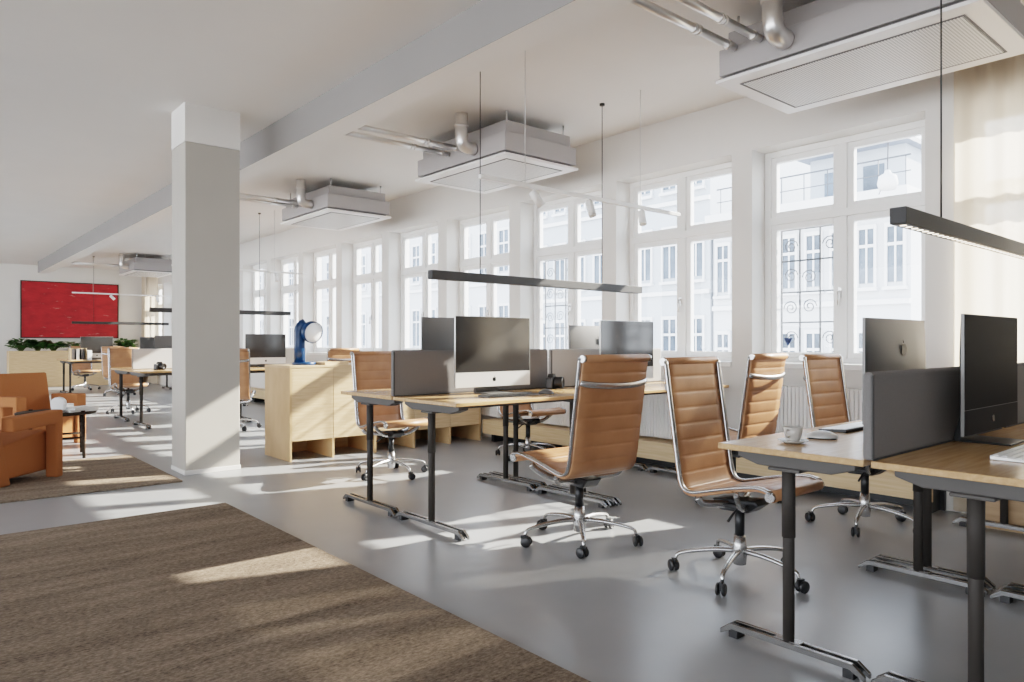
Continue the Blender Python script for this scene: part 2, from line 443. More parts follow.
# iron grilles outside two windows
def make_grille():
    root = thing('window_grille', '', 'window grille')
    w, h = .50, 1.04
    g = MB()
    for y in (0, .17, .34, w): g.box(0, .012, y-.006, y+.006, 0, h)
    g.build('upright_bars', M['iron'], root)
    g = MB()
    for z in (.0, .27, .52, .78, h): g.box(.001, .011, 0, w, z-.006, z+.006)
    g.build('cross_bars', M['iron'], root)
    g = MB()
    for (cy, cz, sgn) in ((.26,.64,1),(.26,.40,-1),(.42,.66,-1),(.42,.39,1),(.09,.9,1),(.42,.9,-1),(.09,.14,1),(.42,.14,-1)):
        pts = []
        for k in range(20):
            a = k/19*3.4*PI; rr = .062*(1-k/24)
            pts.append((.006, cy+sgn*rr*math.cos(a), cz+rr*math.sin(a)))
        g.tube(pts, .0045, 5)
    g.build('scrolls', M['iron'], root)
    return root
gp = Proto(make_grille())
gp.place((FX+.10, 2.56, 1.02), 0, 'wrought iron grille with scrolls outside the large window above the radiator', 'iron window grilles')
gp.place((FX+.10, 5.45, 1.02), 0, 'wrought iron grille with scrolls outside the window behind the silver monitors', 'iron window grilles')

# ------------------------------------------------------------------ outside
struct(MB().box(XW+.6, 60, -40, 90, -8.3, -8).build('street', M['asphalt']))
def building(name, label, x, y0, y1, zt, wall, rows, cols, ww, wh, roof=None, z_first=-7.4, rs=3.1, ov=.35):
    root = thing(name, label, 'building', (x, y0, -8))
    D = y1-y0
    MB().box(0, 10, 0, D, 0, zt+8).build('wall', wall, root)
    MB().box(-ov, 10, -.05, D+.05, zt+8, zt+8.28).build('cornice', M['fac_trim'], root)
    if roof: MB().prism([(.3,zt+8.28),(9,zt+8.28),(7,zt+10),(2,zt+10)], 'y', .2, D-.2).build('roof', roof, root)
    sp = D/cols
    first = None
    for r in range(rows):
        zc = z_first+8+r*rs
        if zc+wh > zt+7.7: break
        MB().box(-.08, 0, 0, D, zc-.5, zc-.38).build('string_course', M['fac_trim'], root)
        for c in range(cols):
            yc = (c+.5)*sp
            if first is None:
                f = MB()
                f.box(-.06, .02, -ww/2-.06, -ww/2, -.1, wh+.1); f.box(-.06, .02, ww/2, ww/2+.06, -.1, wh+.1)
                f.box(-.06, .02, -ww/2, ww/2, wh, wh+.1); f.box(-.12, .02, -ww/2-.09, ww/2+.09, -.18, -.1)
                f.box(-.04, .02, -.02, .02, 0, wh); f.box(-.04, .02, -ww/2, ww/2, wh*.66, wh*.66+.07)
                first = f.build('window', M['fac_trim'], root, loc=(0, yc, zc))
                MB().box(-.015, .015, -ww/2, ww/2, 0, wh).build('window_pane', M['fac_glass'], first)
            else:
                k = first.copy(); COL.objects.link(k); k.parent = root; k.location = (0, yc, zc)
                q = first.children[0].copy(); COL.objects.link(q); q.parent = k
    return root
bA = building('townhouse', 'low pale townhouse with a roof railing seen through the window by the curtain', 17, 6.2, 11.25, 4.3, M['fac_a'], 5, 8, .34, 1.25, None, -7.1, 2.4)
pb = MB().box(1.6,7,.7,3.1,12.28,14.0).build('penthouse', M['fac_b'], bA)
MB().box(1.2,7.2,.5,3.3,14.0,14.12).build('penthouse_roof', M['fac_roof'], pb)
for yy_ in (1.2, 2.2): MB().box(1.57,1.6,yy_,yy_+.5,12.7,13.6).build('window_pane', M['fac_glass'], pb)
rr = MB()
for k in range(9): rr.box(.0,.02,.1+k*.59,.115+k*.59,12.58,13.3)
rr.box(-.01,.03,0,4.95,13.3,13.33); rr.box(0,.02,0,4.95,12.95,12.97)
rr.build('roof_railing', M['iron'], bA)
bB = building('apartment_building', 'tall blue grey apartment building with balcony seen through the second large window', 17.0, 11.35, 19.5, 7.3, M['fac_b'], 7, 9, .46, 1.4, None, -7.4, 2.6)
bC = building('apartment_building', 'pale distant apartment building filling the farther windows', 17, 19.6, 62, 8.0, M['fac_c'], 6, 36, .55, 1.5, None, -7.4, 2.8)
# balconies on the grey block
for (yc, zc) in ((2.6, 8.35), (4.6, 5.25), (2.6, 2.15)):
    b = MB(); b.box(-.75, 0, yc-.9, yc+.9, zc, zc+.14)
    bo = b.build('balcony', M['fac_trim'], bB)
    r = MB()
    for k in range(13): r.box(-.74, -.72, yc-.88+k*.145, yc-.86+k*.145, zc+.14, zc+1.0)
    r.box(-.75, -.71, yc-.9, yc+.9, zc+1.0, zc+1.05)
    r.build('balcony_railing', M['iron'], bo)
# street lamp hung outside
sl = thing('street_lamp', 'white street lantern hung on a cable outside the window beside the curtain', 'lamp', (11.0, 4.33, 3.36))
sl.scale = (.7,.7,.7)
MB().lathe([(.0,.0),(.16,.02),(.20,.14),(.17,.3),(.07,.36),(.05,.42),(0,.44)], 20).build('lantern', M['fac_trim'], sl)
MB().tube([(-3,-1.2,.72),(-1,-.4,.52),(0,0,.46),(1,.4,.52),(5,2.2,.95)], .012, 6).build('cable', M['iron'], sl)

# ------------------------------------------------------------------ rugs
def rug(x0, x1, y0, y1, label):
    o = MB().box(x0, x1, y0, y1, 0.0, .014).build('area_rug', M['rug'], None, .004)
    return tag(o, label, 'rug', None)
rug(-3.2, 1.715, .4, 5.04, 'large brown woven rug on the open floor in the foreground')
rug(-3.0, 1.73, 6.08, 7.84, 'smaller brown woven rug under the tan armchair')

# ------------------------------------------------------------------ office chair
CHW = .235
PROF = [(.305,.462),(.25,.474),(.16,.462),(.05,.437),(-.04,.413),(-.10,.402),(-.145,.415),(-.17,.455),(-.185,.53),(-.207,.68),(-.228,.82),(-.247,.95),(-.258,1.03)]
def chair_proto():
    root = thing('office_chair', '', 'chair')
    path = smooth_path([(0,a,b) for a,b in PROF], 10)
    N = 168
    P, L = resample(path, N)
    ribs = 14
    split = int(N*.40)
    def sling(i0, i1):
        b = MB(); rows = []
        for i in range(i0, i1+1):
            t = (P[min(i+1,N)]-P[max(i-1,0)]).normalized()
            n = Vector((0, -t.z, t.y))
            if n.z < 0 and i < 30: n = -n
            s = i/N*ribs
            th = .006 + .0055*abs(math.sin(PI*s))**.35
            row = []
            xs = [-.222, -.218, -.15, -.05, .05, .15, .218, .222]
            ex = [0, .75, 1, 1, 1, 1, .75, 0]
            for x, e in zip(xs, ex): row.append(P[i] + Vector((x,0,0)) + n*th*e)
            for x, e in zip(xs[::-1][1:-1], ex[::-1][1:-1]): row.append(P[i] + Vector((x,0,0)) - n*th*e*.8)
            rows.append(row)
        b.grid(rows, True, True)
        k = len(rows[0]); o = len(b.v)-len(rows)*k
        b.f.append(tuple(o+j for j in range(k))); b.sm.append(False)
        b.f.append(tuple(o+(len(rows)-1)*k+j for j in range(k))); b.sm.append(False)
        return b
    seat = sling(0, split).build('seat', M['leather'], root)
    back = sling(split, N).build('backrest', M['leather'], root)
    MB().cyl((-.212,.303,.455),(.212,.303,.455),.025,18).build('front_roll', M['leather'], seat)
    MB().cyl((-.212,-.262,1.028),(.212,-.262,1.028),.021,18).build('head_roll', M['leather'], back)
    rail_pts = [p for p in P]
    for sx in (-1, 1):
        r = MB()
        pts = [Vector((sx*.223, p.y, p.z)) for p in rail_pts[::3]]
        # offset rail a little under the sling
        q = []
        for i, p in enumerate(pts):
            t = (pts[min(i+1,len(pts)-1)]-pts[max(i-1,0)]).normalized(); n = Vector((0,-t.z,t.y))
            q.append(p - n*.013)
        r.tube(q, .0080, 10, 1.9, up=(1,0,0))
        for (y, z, rr) in ((.303,.455,.022),(-.262,1.028,.019)):
            r.cyl((sx*.213, y, z), (sx*.229, y, z), rr, 18)
        r.build('side_rail', M['alu'], root)
    # back stretcher (curved handle behind the back)
    pts = smooth_path([(-.222,-.243,.905),(-.19,-.262,.897),(-.10,-.283,.888),(0,-.288,.885),(.10,-.283,.888),(.19,-.262,.897),(.222,-.243,.905)], 5)
    MB().tube(pts, .009, 8, 1.9).build('back_stretcher', M['alu'], root)
    # under-seat spreaders
    for y, zt in ((.14,.440), (-.06,.398)):
        pts = smooth_path([(-.226,y,zt),(-.20,y*.9+.005,zt-.03),(-.12,y*.6+.015,.358),(0,y*.4+.02,.345),(.12,y*.6+.015,.358),(.20,y*.9+.005,zt-.03),(.226,y,zt)], 4)
        MB().tube(pts, .011, 8, 1.6).build('spreader', M['alu'], root)
    m = MB(); m.prism([(-.10,.365),(.13,.385),(.15,.365),(.09,.32),(-.06,.315)], 'x', -.055, .055)
    m.box(-.085, .085, -.02, .10, .335, .36)
    m.build('tilt_mechanism', M['black'], root, .008)
    MB().tube([(.05,.04,.335),(.12,.06,.325),(.17,.065,.30)], .006, 8).build('lever', M['black'], root)
    g = MB().cyl((0,.02,.20),(0,.02,.325),.023,16).build('gas_column', M['black_metal'], root)
    MB().lathe([(.016,.055),(.030,.06),(.034,.10),(.032,.145),(.026,.20)], 20, (0,.02,0)).build('hub', M['alu'], root)
    for k in range(5):
        a = 2*PI*k/5 + .3
        R = Matrix.Translation((0,.02,0)) @ Matrix.Rotation(a, 4, 'Z')
        pts = smooth_path([(.02,0,.125),(.12,0,.122),(.22,0,.108),(.285,0,.090),(.30,0,.062)], 4)
        lg = MB().tube([R @ p for p in pts], [.017-.008*i/16 for i in range(17)], 10, .8)
        lo = lg.build('leg', M['alu'], root)
        b = MB()
        sw = R @ Matrix.Translation((.305,0,.029)) @ Matrix.Rotation(k*1.3, 4, 'Z')
        for s in (-1, 1):
            b.lathe([(.0,-.007),(.024,-.007),(.028,-.003),(.028,.004),(.024,.007),(0,.007)], 18, mat=sw @ Matrix.Translation((.012, s*.014, 0)) @ Matrix.Rotation(PI/2, 4, 'X'))
        b.box(-.016, .022, -.006, .006, -.006, .034, sw)
        b.build('caster', M['black'], lo)
    return root
chair = Proto(chair_proto())
CG = 'tan leather office chairs at the benches'
chair.place((3.06,1.90,0), PI, 'tan leather office chair tucked in at the desk with the coffee cup, backrest facing us', CG)
cc = chair.place((2.91,2.78,0), -.06, 'tan leather office chair seen fully from behind at the centre of the photo', CG)
cc.scale = (1.10, 1.04, 1.01)
chair.place((4.50,2.80,0), 0, 'tan leather office chair seen from behind by the radiator, narrow between two front-facing chairs', CG)
chair.place((4.49,1.92,0), PI-.05, 'tan leather office chair beside the blue window sticker, at the desk with computer mouse', CG)
chair.place((3.17,5.28,0), PI, 'tan leather office chair in front of the oak sideboard, facing the dark felt screen', CG)
chair.place((4.68,5.22,0), PI, 'tan leather office chair mostly hidden behind the grey-screened monitor, only seat and base visible', CG)
chair.place((3.28,9.35,0), -.5, 'tan leather office chair beside the white column, behind the oak sideboard', CG)
chair.place((4.72,9.3,0), -.1, 'tan leather office chair whose headrest peeks over the oak sideboard top', CG)
chair.place((2.78,12.7,0), PI, 'distant tan leather office chair behind the sunlit felt screen left of the column', CG)
chair.place((3.5,16.9,0), -.5, 'distant tan leather office chair seen from behind in front of the oak planter', CG)
chair.place((3.35,19.55,0), PI+.2, 'farthest tan leather office chair, behind the desk with the file box', CG)
chair.place((4.35,12.75,0), PI, 'distant tan leather office chair beside the dark monitor at the column edge', CG)

# ------------------------------------------------------------------ desks
def desk(x0, x1, y0, y1, z, legy, fy0, fy1, label, near=True):
    lxs = lambda L: (.09, L-.047) if near else (.047, L-.09)
    """top from y0..y1; legs near both ends at legy; feet fy0..fy1"""
    root = thing('desk', label, 'desk', (x0, legy, 0), 0, 'oak topped bench desks')
    L = x1-x0; a, b = y0-legy, y1-legy
    MB().box(0, L, a, b, z-.022, z).build('tabletop', M['desk_wood'], root, .003)
    zb = z-.022
    for lx in lxs(L):
        c = MB().cyl((lx,0,.05),(lx,0,zb-.045),.0205,20)
        co = c.build('leg', M['dark_steel'], root)
        c2 = MB().cyl((lx,0,zb-.30),(lx,0,zb-.03),.0235,20); c2.build('sleeve', M['dark_steel'], co)
        f = MB(); h0, h1 = .03, .052; e = .05; f0, f1 = fy0-legy, fy1-legy
        for s in (-1, 1):
            xx = lx+s*.020
            f.prism([(f0+e,h0),(f1-e,h0),(f1,.004),(f1,.022),(f1-e+.01,h1),(f0+e-.01,h1),(f0,.022),(f0,.004)], 'x', xx-.008, xx+.008)
        f.box(lx-.018, lx+.018, -.05, .05, h0, h1+.003)
        f.build('foot', M['foot'], co, .002, 1)
        for yy_ in (f0+.055, f1-.055): MB().box(lx-.026, lx+.026, yy_-.018, yy_+.018, 0, .03).build('glide', M['black'], co)
        br = MB(); br.prism([(a+.05,zb),(b-.05,zb),(b-.05,zb-.026),(b-.13,zb-.05),(a+.13,zb-.05),(a+.05,zb-.026)], 'x', lx-.035, lx+.035); br.box(lx-.04,lx+.04,-.06,.06,zb-.062,zb-.05)
        br.build('bracket', M['bracket'], root, .004)
    MB().box(.14, L-.14, -.03, .03, zb-.05, zb-.012).build('cross_rail', M['bracket'], root)
    return root

def divider(x0, x1, y, z0, z1, label, mt='felt'):
    root = thing('desk_divider', label, 'desk divider', (x0, y, z0), 0, 'grey felt screens between the desks')
    L = x1-x0; h = z1-z0
    MB().box(0, L, -.016, .016, .0, h).build('felt_panel', M[mt], root, .012, 3)
    e = MB(); t = .0035
    e.box(.012, L-.012, -t-.0145, t-.0145, .0, .005); e.box(.004, .011, -.0175, -.0125, .006, h-.01)
    e.build('piping', M['felt_edge'], root)
    return root

def bench(x0, mid, ya, yb, la, lb, fa, fb, z, tags, length=1.345, gap=.022):
    x1 = x0+length; x2 = x1+.012; x3 = x2+length
    for (xa, xb, k) in ((x0, x1, 0), (x2, x3, 1)):
        if tags[k]: desk(xa, xb, mid+gap/2, ya, z, la, *fa, tags[k], k == 0)
        if tags[2+k]: desk(xa, xb, yb, mid-gap/2, z, lb, *fb, tags[2+k], k == 0)
    return x0, x1, x2, x3
# bench nearest the camera
Z1 = .745
B1 = bench(2.335, .982, 1.527, .435, 1.293, .705, (1.016,1.558), (.424,.996), Z1,
    ('oak desk with the coffee cup and saucer on its top', 'oak desk by the window behind the desk with the coffee cup',
     'oak desk with the black monitor and white keyboard', 'oak desk at the right edge by the curtain, beyond the black monitor'))
divider(2.337, 3.67, .982, Z1, 1.027, 'dark grey felt screen between the black monitor and the coffee cup desk')
divider(3.70, 5.03, .982, Z1, 1.027, 'grey felt screen behind the black monitor, nearer the window')
# second bench
Z2 = .785
B2 = bench(2.335, 3.868, 4.55, 3.19, 4.30, 3.56, (3.95,4.64), (3.22,3.93), Z2,
    ('oak desk in front of the sideboard, behind the left dark grey screen', 'oak desk by the windows on the far side of the second bench',
     'oak desk with silver monitor, keyboard and mouse, behind the central chair', 'oak desk by the windows with the right-hand silver monitor'))
divider(2.335, 3.67, 3.868, Z2, 1.075, 'dark grey felt screen left of the grey-screened silver monitor')
divider(3.70, 5.03, 3.868, Z2, 1.075, 'sunlit pale grey felt screen behind the black camera', 'felt_sunlit')
# benches beyond the column
Z4 = .75
B4 = bench(2.36, 11.0, 11.9, 10.1, 11.6, 10.45, (11.2,11.95), (10.05,10.8), Z4,
    ('distant oak desk left of the column, far side of its felt screen', 'distant oak desk behind the column, far side of the bench',
     'distant oak desk with two legs showing left of the column', 'distant oak desk behind the oak sideboard, right of the column'))
divider(2.46, 3.75, 11.0, Z4, 1.04, 'pale sunlit felt screen just left of the column', 'felt_sunlit')
divider(3.78, 5.02, 11.0, Z4, 1.04, 'distant felt screen right of the column behind the sideboard')
B5 = bench(2.70, 18.25, 19.0, 17.5, 18.65, 17.85, (18.3,19.0), (17.5,18.2), Z4,
    ('farthest oak desk, in front of the oak planter', 'farthest oak desk by the windows, mostly hidden', 'far oak desk with the file box under the red painting', 'far oak desk under the tiny grey monitor beside the column'), 1.16)

# ------------------------------------------------------------------ monitors
def monitor_proto(name, housing, screen, chin, foot):
    """screen towards -y, origin on desk"""
    root = thing(name, '', 'monitor')
    W, z0, z1 = .315, .045, .478
    body = MB()
    rows = []
    # slightly domed back
    for (z, t) in ((z0,.010),(z0+.06,.022),(.20,.030),(.33,.030),(z1-.05,.018),(z1,.008)):
        row = []
        for (x, k) in ((-W,.25),(-W*.97,.35),(-W*.5,.85),(0,1),(W*.5,.85),(W*.97,.35),(W,.25)): row.append((x, t*k, z))
        rows.append(row)
    body.grid(rows, True)
    body.box(-W, W, -.008, .003, z0, z1)
    hb = body.build('housing', housing, root)
    MB().box(-W+.003, W-.003, -.0095, -.007, z0+.092, z1-.003).build('screen', screen, root)
    ch = MB().box(-W+.001, W-.001, -.0095, -.007, z0+.001, z0+.090).build('chin', chin, root)
    def apple(mb, y, s, c):
        # bitten fruit outline with leaf
        pts = []
        for k in range(28):
            a = 2*PI*k/28
            r = 1 + .10*math.cos(2*a) - .16*max(0, math.cos(a-PI/2))**8 - .12*max(0, math.cos(a+PI/2))**6
            x, z = r*math.cos(a), r*1.05*math.sin(a)
            d = math.hypot(x-1.28, z-.12)
            if d < .55: x = 1.28 + (x-1.28)/d*.55; z = .12+(z-.12)/d*.55
            pts.append((x*s*.9, c+z*s))
        mb.prism(pts, 'y', y, y+.0015)
        lf = [(.0*s, c+.98*s),(.22*s, c+1.03*s),(.40*s, c+1.40*s),(.10*s, c+1.30*s)]
        mb.prism(lf, 'y', y, y+.0015)
    lg = MB(); apple(lg, .0305, .030, .345); lg.build('back_emblem', M['logo_dark'], root)
    lg = MB(); apple(lg, -.0108, .015, z0+.045); lg.build('chin_emblem', M['logo_dark'], root)
    # L-shaped stand
    st = MB()
    outline = [(-.09,0),(.088,0),(.096,.010),(.040,.24),(.024,.24),(.074,.010),(-.09,.007)]
    st.prism(outline, 'x', -.095, .095)
    st.build('stand', foot, root, .003)
    return root
msil = Proto(monitor_proto('desktop_monitor', M['silver'], M['screen'], M['silver'], M['space']))
mgry = Proto(monitor_proto('desktop_monitor', M['space'], M['screen_black'], M['chin_black'], M['black_metal']))
msil.root.scale = (1.01, 1, 1.065)
MG = 'all-in-one desktop monitors'
mgry.place((3.15,.868,Z1), 0, 'black-screened monitor standing on the nearest desk, beside the white keyboard', MG)
mgry.place((3.265,1.25,Z1), PI, 'dark grey monitor turned away with emblem on its back, behind the near felt screen', MG)
msil.place((2.99,3.665,Z2), 0, 'silver monitor with glossy grey screen at the centre of the photo, keyboard in front', MG)
mgry.place((3.00,4.06,Z2), PI, 'dark monitor turned away, partly hidden behind the central silver monitor', MG).scale = (1, 1, 1.07)
msil.place((4.35,3.665,Z2), 0, 'silver monitor with grey screen behind the headrest of the central chair', MG)
mgry.place((4.42,4.06,Z2), PI, 'grey metal monitor seen from behind with emblem, above the black camera', MG)
msil.place((4.28,10.8,Z4), 0, 'silver monitor with grey screen between the column and the blue lamp', MG)
msil.place((3.32,17.98,Z4), 0, 'farthest silver monitor below the red painting', MG)
msil.place((4.5,17.98,Z4), 0, 'tiny distant grey monitor left of the dark monitor at the column edge', MG)
mgry.place((3.12,11.22,Z4), PI, 'distant dark monitor turned away, above the sunlit felt screen left of the column', MG)

# ------------------------------------------------------------------ desk items
def keyboard(loc, rz, label, base, keyc):
    root = thing('keyboard', label, 'keyboard', loc, rz, 'computer keyboards')
    MB().prism([(-.06,0),(.06,0),(.06,.014),(-.06,.006)], 'x', -.21, .21).build('case', base, root, .002)
    k = MB()
    for r in range(5):
        for c in range(14):
            y = -.048+r*.021; z = .006+(y+.06)/.12*.008
            k.box(-.2+c*.0288, -.2+c*.0288+.025, y, y+.017, z-.001, z+.003)
    ko = k.build('keys', keyc, root)
    return root
keyboard((2.87,.675,Z1), .0, 'white keyboard in front of the black monitor', M['silver'], M['white'])
keyboard((2.93,3.43,Z2), 0, 'dark keyboard in front of the central silver monitor', M['space'], M['black'])
def mouse(loc, rz, label, mat, base):
    root = thing('computer_mouse', label, 'computer mouse', loc, rz, 'computer mice')
    rows = []
    for i in range(9):
        t = i/8; y = -.055+.11*t; w = .031*math.sin(PI*min(1,max(0,.12+.76*t)))**.5*(1-.001); h = .028*math.sin(PI*(.1+.8*t))**.7
        rows.append([(w*math.cos(PI-a*PI/8), y, .004+h*math.sin(a*PI/8)) for a in range(9)])
    b = MB(); b.grid(rows, True); b.f.append(tuple(range(9))); b.sm.append(True); b.f.append(tuple(range(72,81))); b.sm.append(True)
    b.build('shell', mat, root)
    MB().box(-.028,.028,-.05,.05,0,.005).build('underside', base, root, .002)
    return root
mouse((2.745,1.325,Z1), .5, 'silver computer mouse on a dark base between the coffee cup and felt screen', M['silver'], M['black'])
mouse((3.24,3.42,Z2), 0, 'dark computer mouse right of the dark keyboard', M['space'], M['black'])
keyboard((3.20,1.40,Z1), PI, 'keyboard partly hidden by the near felt screen, right of the silver mouse', M['black'], M['silver'])
# coffee cup
cup = thing('coffee_cup', 'small stoneware coffee cup standing on its saucer', 'cup', (2.54,1.337,Z1+.0085))
cup.scale = (.87,.87,.87)
c = MB(); c.lathe([(0,0),(.026,0),(.030,.006),(.037,.030),(.041,.060),(.0385,.060),(.034,.030),(.027,.010),(0,.009)], 28)
c.build('bowl', M['ceramic'], cup)
MB().tube(smooth_path([(-.036,0,.048),(-.055,0,.048),(-.062,0,.034),(-.052,0,.020),(-.034,0,.020)],5), .0045, 8).build('handle', M['ceramic'], cup)
MB().lathe([(0,.0),(.036,0),(.036,.001),(0,.001)], 24, (0,0,.046)).build('coffee', M['coffee'], cup)
sc = MB(); sc.lathe([(0,0),(.035,0),(.055,.006),(.072,.013),(.070,.0155),(.054,.009),(.034,.0095),(0,.0095)], 32)
so = sc.build('saucer', M['ceramic']); so.location = (2.54,1.337,Z1); so.scale = (.76,.76,.85); tag(so, 'stoneware saucer under the coffee cup', 'saucer')
# cameras
def camera_thing(loc, rz, label):
    root = thing('photo_camera', label, 'camera', loc, rz, 'black photo cameras')
    root.scale = (1.12,1.12,1.12)
    MB().prism([(-.068,0),(.068,0),(.07,.012),(.07,.07),(.035,.074),(.022,.098),(-.022,.098),(-.035,.074),(-.07,.072),(-.072,.012)], 'y', -.018, .022).build('body', M['black'], root, .004)
    MB().lathe([(.0,0),(.038,0),(.040,.008),(.036,.02),(.038,.055),(.034,.06),(.030,.052),(0,.05)], 24, mat=Matrix.Translation((.004,-.016,.042)) @ Matrix.Rotation(PI/2,4,'X')).build('lens', M['black_metal'], root)
    MB().lathe([(0,0),(.011,0),(.011,.008),(0,.008)], 14, (.048,0,.071)).build('dial', M['satin_alu'], root)
    return root
camera_thing((3.62,3.76,Z2), .55, 'black camera with round lens on the desk right of the central monitor')
camera_thing((2.72,10.62,Z4), .5, 'tiny black camera in front of the sunlit felt screen left of the column')
# things on the far desks
fb = thing('file_box', 'oak magazine box with dark files on the farthest desk', 'box', (2.90,17.68,Z4), 0)
b = MB(); b.box(-.15,-.138,-.13,.13,0,.26); b.box(.138,.15,-.13,.13,0,.26); b.box(-.138,.138,.118,.13,0,.26); b.box(-.138,.138,-.13,.118,0,.012)
b.build('case', M['oak'], fb)
for k in range(3):
    o = MB().box(-.13+k*.09, -.13+k*.09+.055, -.11, .10, .012, .24).build('binder', M['box_dark'] if k != 1 else M['book_grey']); o.location = (2.90,17.68,Z4)
    tag(o, ('dark binder at the left side of the oak magazine box','grey binder in the middle of the oak magazine box','dark binder at the right side of the oak magazine box')[k], 'binder', 'binders in the oak magazine box')
wb_ = thing('storage_box', 'small white box beside the oak magazine box on the far desk', 'box', (3.10,17.62,Z4))
MB().box(-.04,.04,-.1,.1,0,.20).build('body', M['white'], wb_, .004); MB().box(-.043,.043,-.103,.103,.19,.215).build('lid', M['white'], wb_, .003)

# ------------------------------------------------------------------ oak sideboard
sb = thing('sideboard', 'long pale oak sideboard with open floor cubbies, carrying the blue lamp', 'sideboard', (2.776,6.427,0))
SL, SD, SH = 2.28, .60, .905
MB().box(0,.022,0,SD,0,SH-.022).build('side_panel', M['oak_side'], sb, .002)
MB().box(SL-.022,SL,0,SD,0,SH-.022).build('side_panel', M['oak_side'], sb, .002)
MB().box(-.002,SL,-.003,SD,SH-.022,SH).build('top', M['oak'], sb, .002)
for k in range(5):
    x0 = .022 if k == 0 else .443+(k-1)*.468+.004
    x1 = .443+k*.468 if k < 4 else SL-.022
    MB().box(x0 if k else .0225, x1, .001, .02, .19, SH-.024).build('front_panel', M['oak'], sb, .0015)
MB().box(.022,SL-.022,.02,SD,.19,.21).build('bottom_shelf', M['oak'], sb)
MB().box(.022,SL-.022,SD-.02,SD,.0,SH-.022).build('back_panel', M['oak'], sb)
for k in range(4): MB().box(.435+k*.468,.457+k*.468,.004,SD-.02,0,.19).build('cubby_divider', M['oak_side'], sb)
tr = thing('wooden_tray', 'small oak tray lying on the sideboard beside the blue lamp', 'tray', (3.27,6.56,SH), .15)
b = MB(); b.box(-.14,.14,-.09,.09,0,.008); b.box(-.14,-.13,-.09,.09,.008,.03); b.box(.13,.14,-.09,.09,.008,.03); b.box(-.13,.13,.08,.09,.008,.03); b.box(-.13,.13,-.09,-.08,.008,.03)
b.build('tray', M['oak'], tr)
# blue lamp
lp = thing('table_lamp', 'blue table lamp with round tilted head on the oak sideboard', 'lamp', (2.96,6.62,SH))
MB().lathe([(0,0),(.108,0),(.112,.006),(.112,.022),(.106,.028),(0,.028)], 36, (.045,0,0)).build('base', M['blue'], lp)
st = MB(); st.tube([(0,0,.024),(0,0,.20),(0,0,.33)]+[(.055-.055*math.cos(a), 0-.02*math.sin(a), .33+.07*math.sin(a)) for a in (.35,.7,1.05,1.4)], [.052,.052,.052,.053,.055,.056,.056], 24)
st.build('stem', M['blue'], lp)
hd = Vector((.15,-.95,-.22)).normalized()
RM = Matrix.Translation((.085,-.02,.335)) @ hd.to_track_quat('Z','Y').to_matrix().to_4x4()
hh = MB(); hh.lathe([(0,-.05),(.05,-.045),(.085,-.02),(.104,.03),(.106,.085),(.100,.088)], 36, mat=RM, cap=False); hh.build('lamp_head', M['blue'], lp)
MB().lathe([(0,.080),(.100,.080),(.100,.083),(0,.086)], 36, mat=RM).build('diffuser', M['diffuser'], lp)

# ------------------------------------------------------------------ radiators, low plinth, crate
def radiator_proto():
    root = thing('radiator', '', 'radiator')
    b = MB(); n = 34; Lr = 1.08
    for k in range(n):
        y = k*Lr/n
        b.box(0, .075, y, y+Lr/n*.9, 0, .52)
    b.box(.02, .06, 0, Lr-.012, .04, .10); b.box(.02, .06, 0, Lr-.012, .42, .48)
    b.build('columns', M['rad_white'], root, .006)
    MB().tube([(.04,-.0,.06),(.04,-.05,.06),(.04,-.05,-.018)], .009, 8).build('pipe', M['alu'], root)
    v = MB().lathe([(0,0),(.022,0),(.026,.012),(.026,.05),(.020,.062),(0,.062)], 20, mat=Matrix.Translation((.03,Lr+.0,.20)) @ Matrix.Rotation(-PI/2,4,'Y'))
    v.build('valve', M['silver'], root)
    MB().box(.075, .115, .2, .25, .1, .45).build('wall_bracket', M['rad_white'], root)
    return root
rad = Proto(radiator_proto())
for i, lab in ((1,'ribbed white radiator beneath the window with the navy sticker'),(2,'ribbed white radiator behind the central chair, below the second large window'),(3,'ribbed white radiator below the window behind the silver monitors'),(4,'white radiator beneath the fifth window, nearly hidden behind the sideboard')):
    a, b_ = WINS[i]
    rad.place((XW-.115, (a+b_)/2-.54, .265), 0, lab, 'white radiators under the windows')
def plinth(y0, y1, label):
    root = thing('window_plinth', label, 'window bench', (5.06, y0, 0), 0, 'low oak plinths along the windows')
    L = y1-y0; D = XW-5.06
    MB().box(0, D, 0, L, .205, .243).build('top', M['oak_plinth'], root, .002)
    MB().box(0.004, .024, 0, L, .088, .204).build('front_board', M['oak_plinth'], root, .002)
    k = 0
    while k*.9 < L-.1:
        MB().box(.05, D, .03+k*.9, .08+k*.9, 0, .205).build('support', M['black'], root); k += 1
    MB().box(D-.03, D, 0, L, 0, .205).build('back_board', M['black'], root)
    return root
plinth(1.72, 6.40, 'low oak plinth with a shadow gap running below the large windows')
plinth(7.1, 15.0, 'low oak plinth continuing beyond the oak sideboard along the wall')
cr = thing('wooden_crate', 'brown wooden crate on the floor under the desk at the right edge', 'crate', (5.0,.95,0))
b = MB(); b.box(0,.018,0,.54,0,.25); b.box(.20,.218,0,.54,0,.25); b.box(.018,.20,0,.018,0,.25); b.box(.018,.20,.522,.54,0,.25); b.box(.018,.20,.018,.522,0,.018)
b.build('case', M['crate'], cr)
MB().box(-.004,.222,-.004,.544,.25,.268).build('lid', M['crate'], cr, .002)

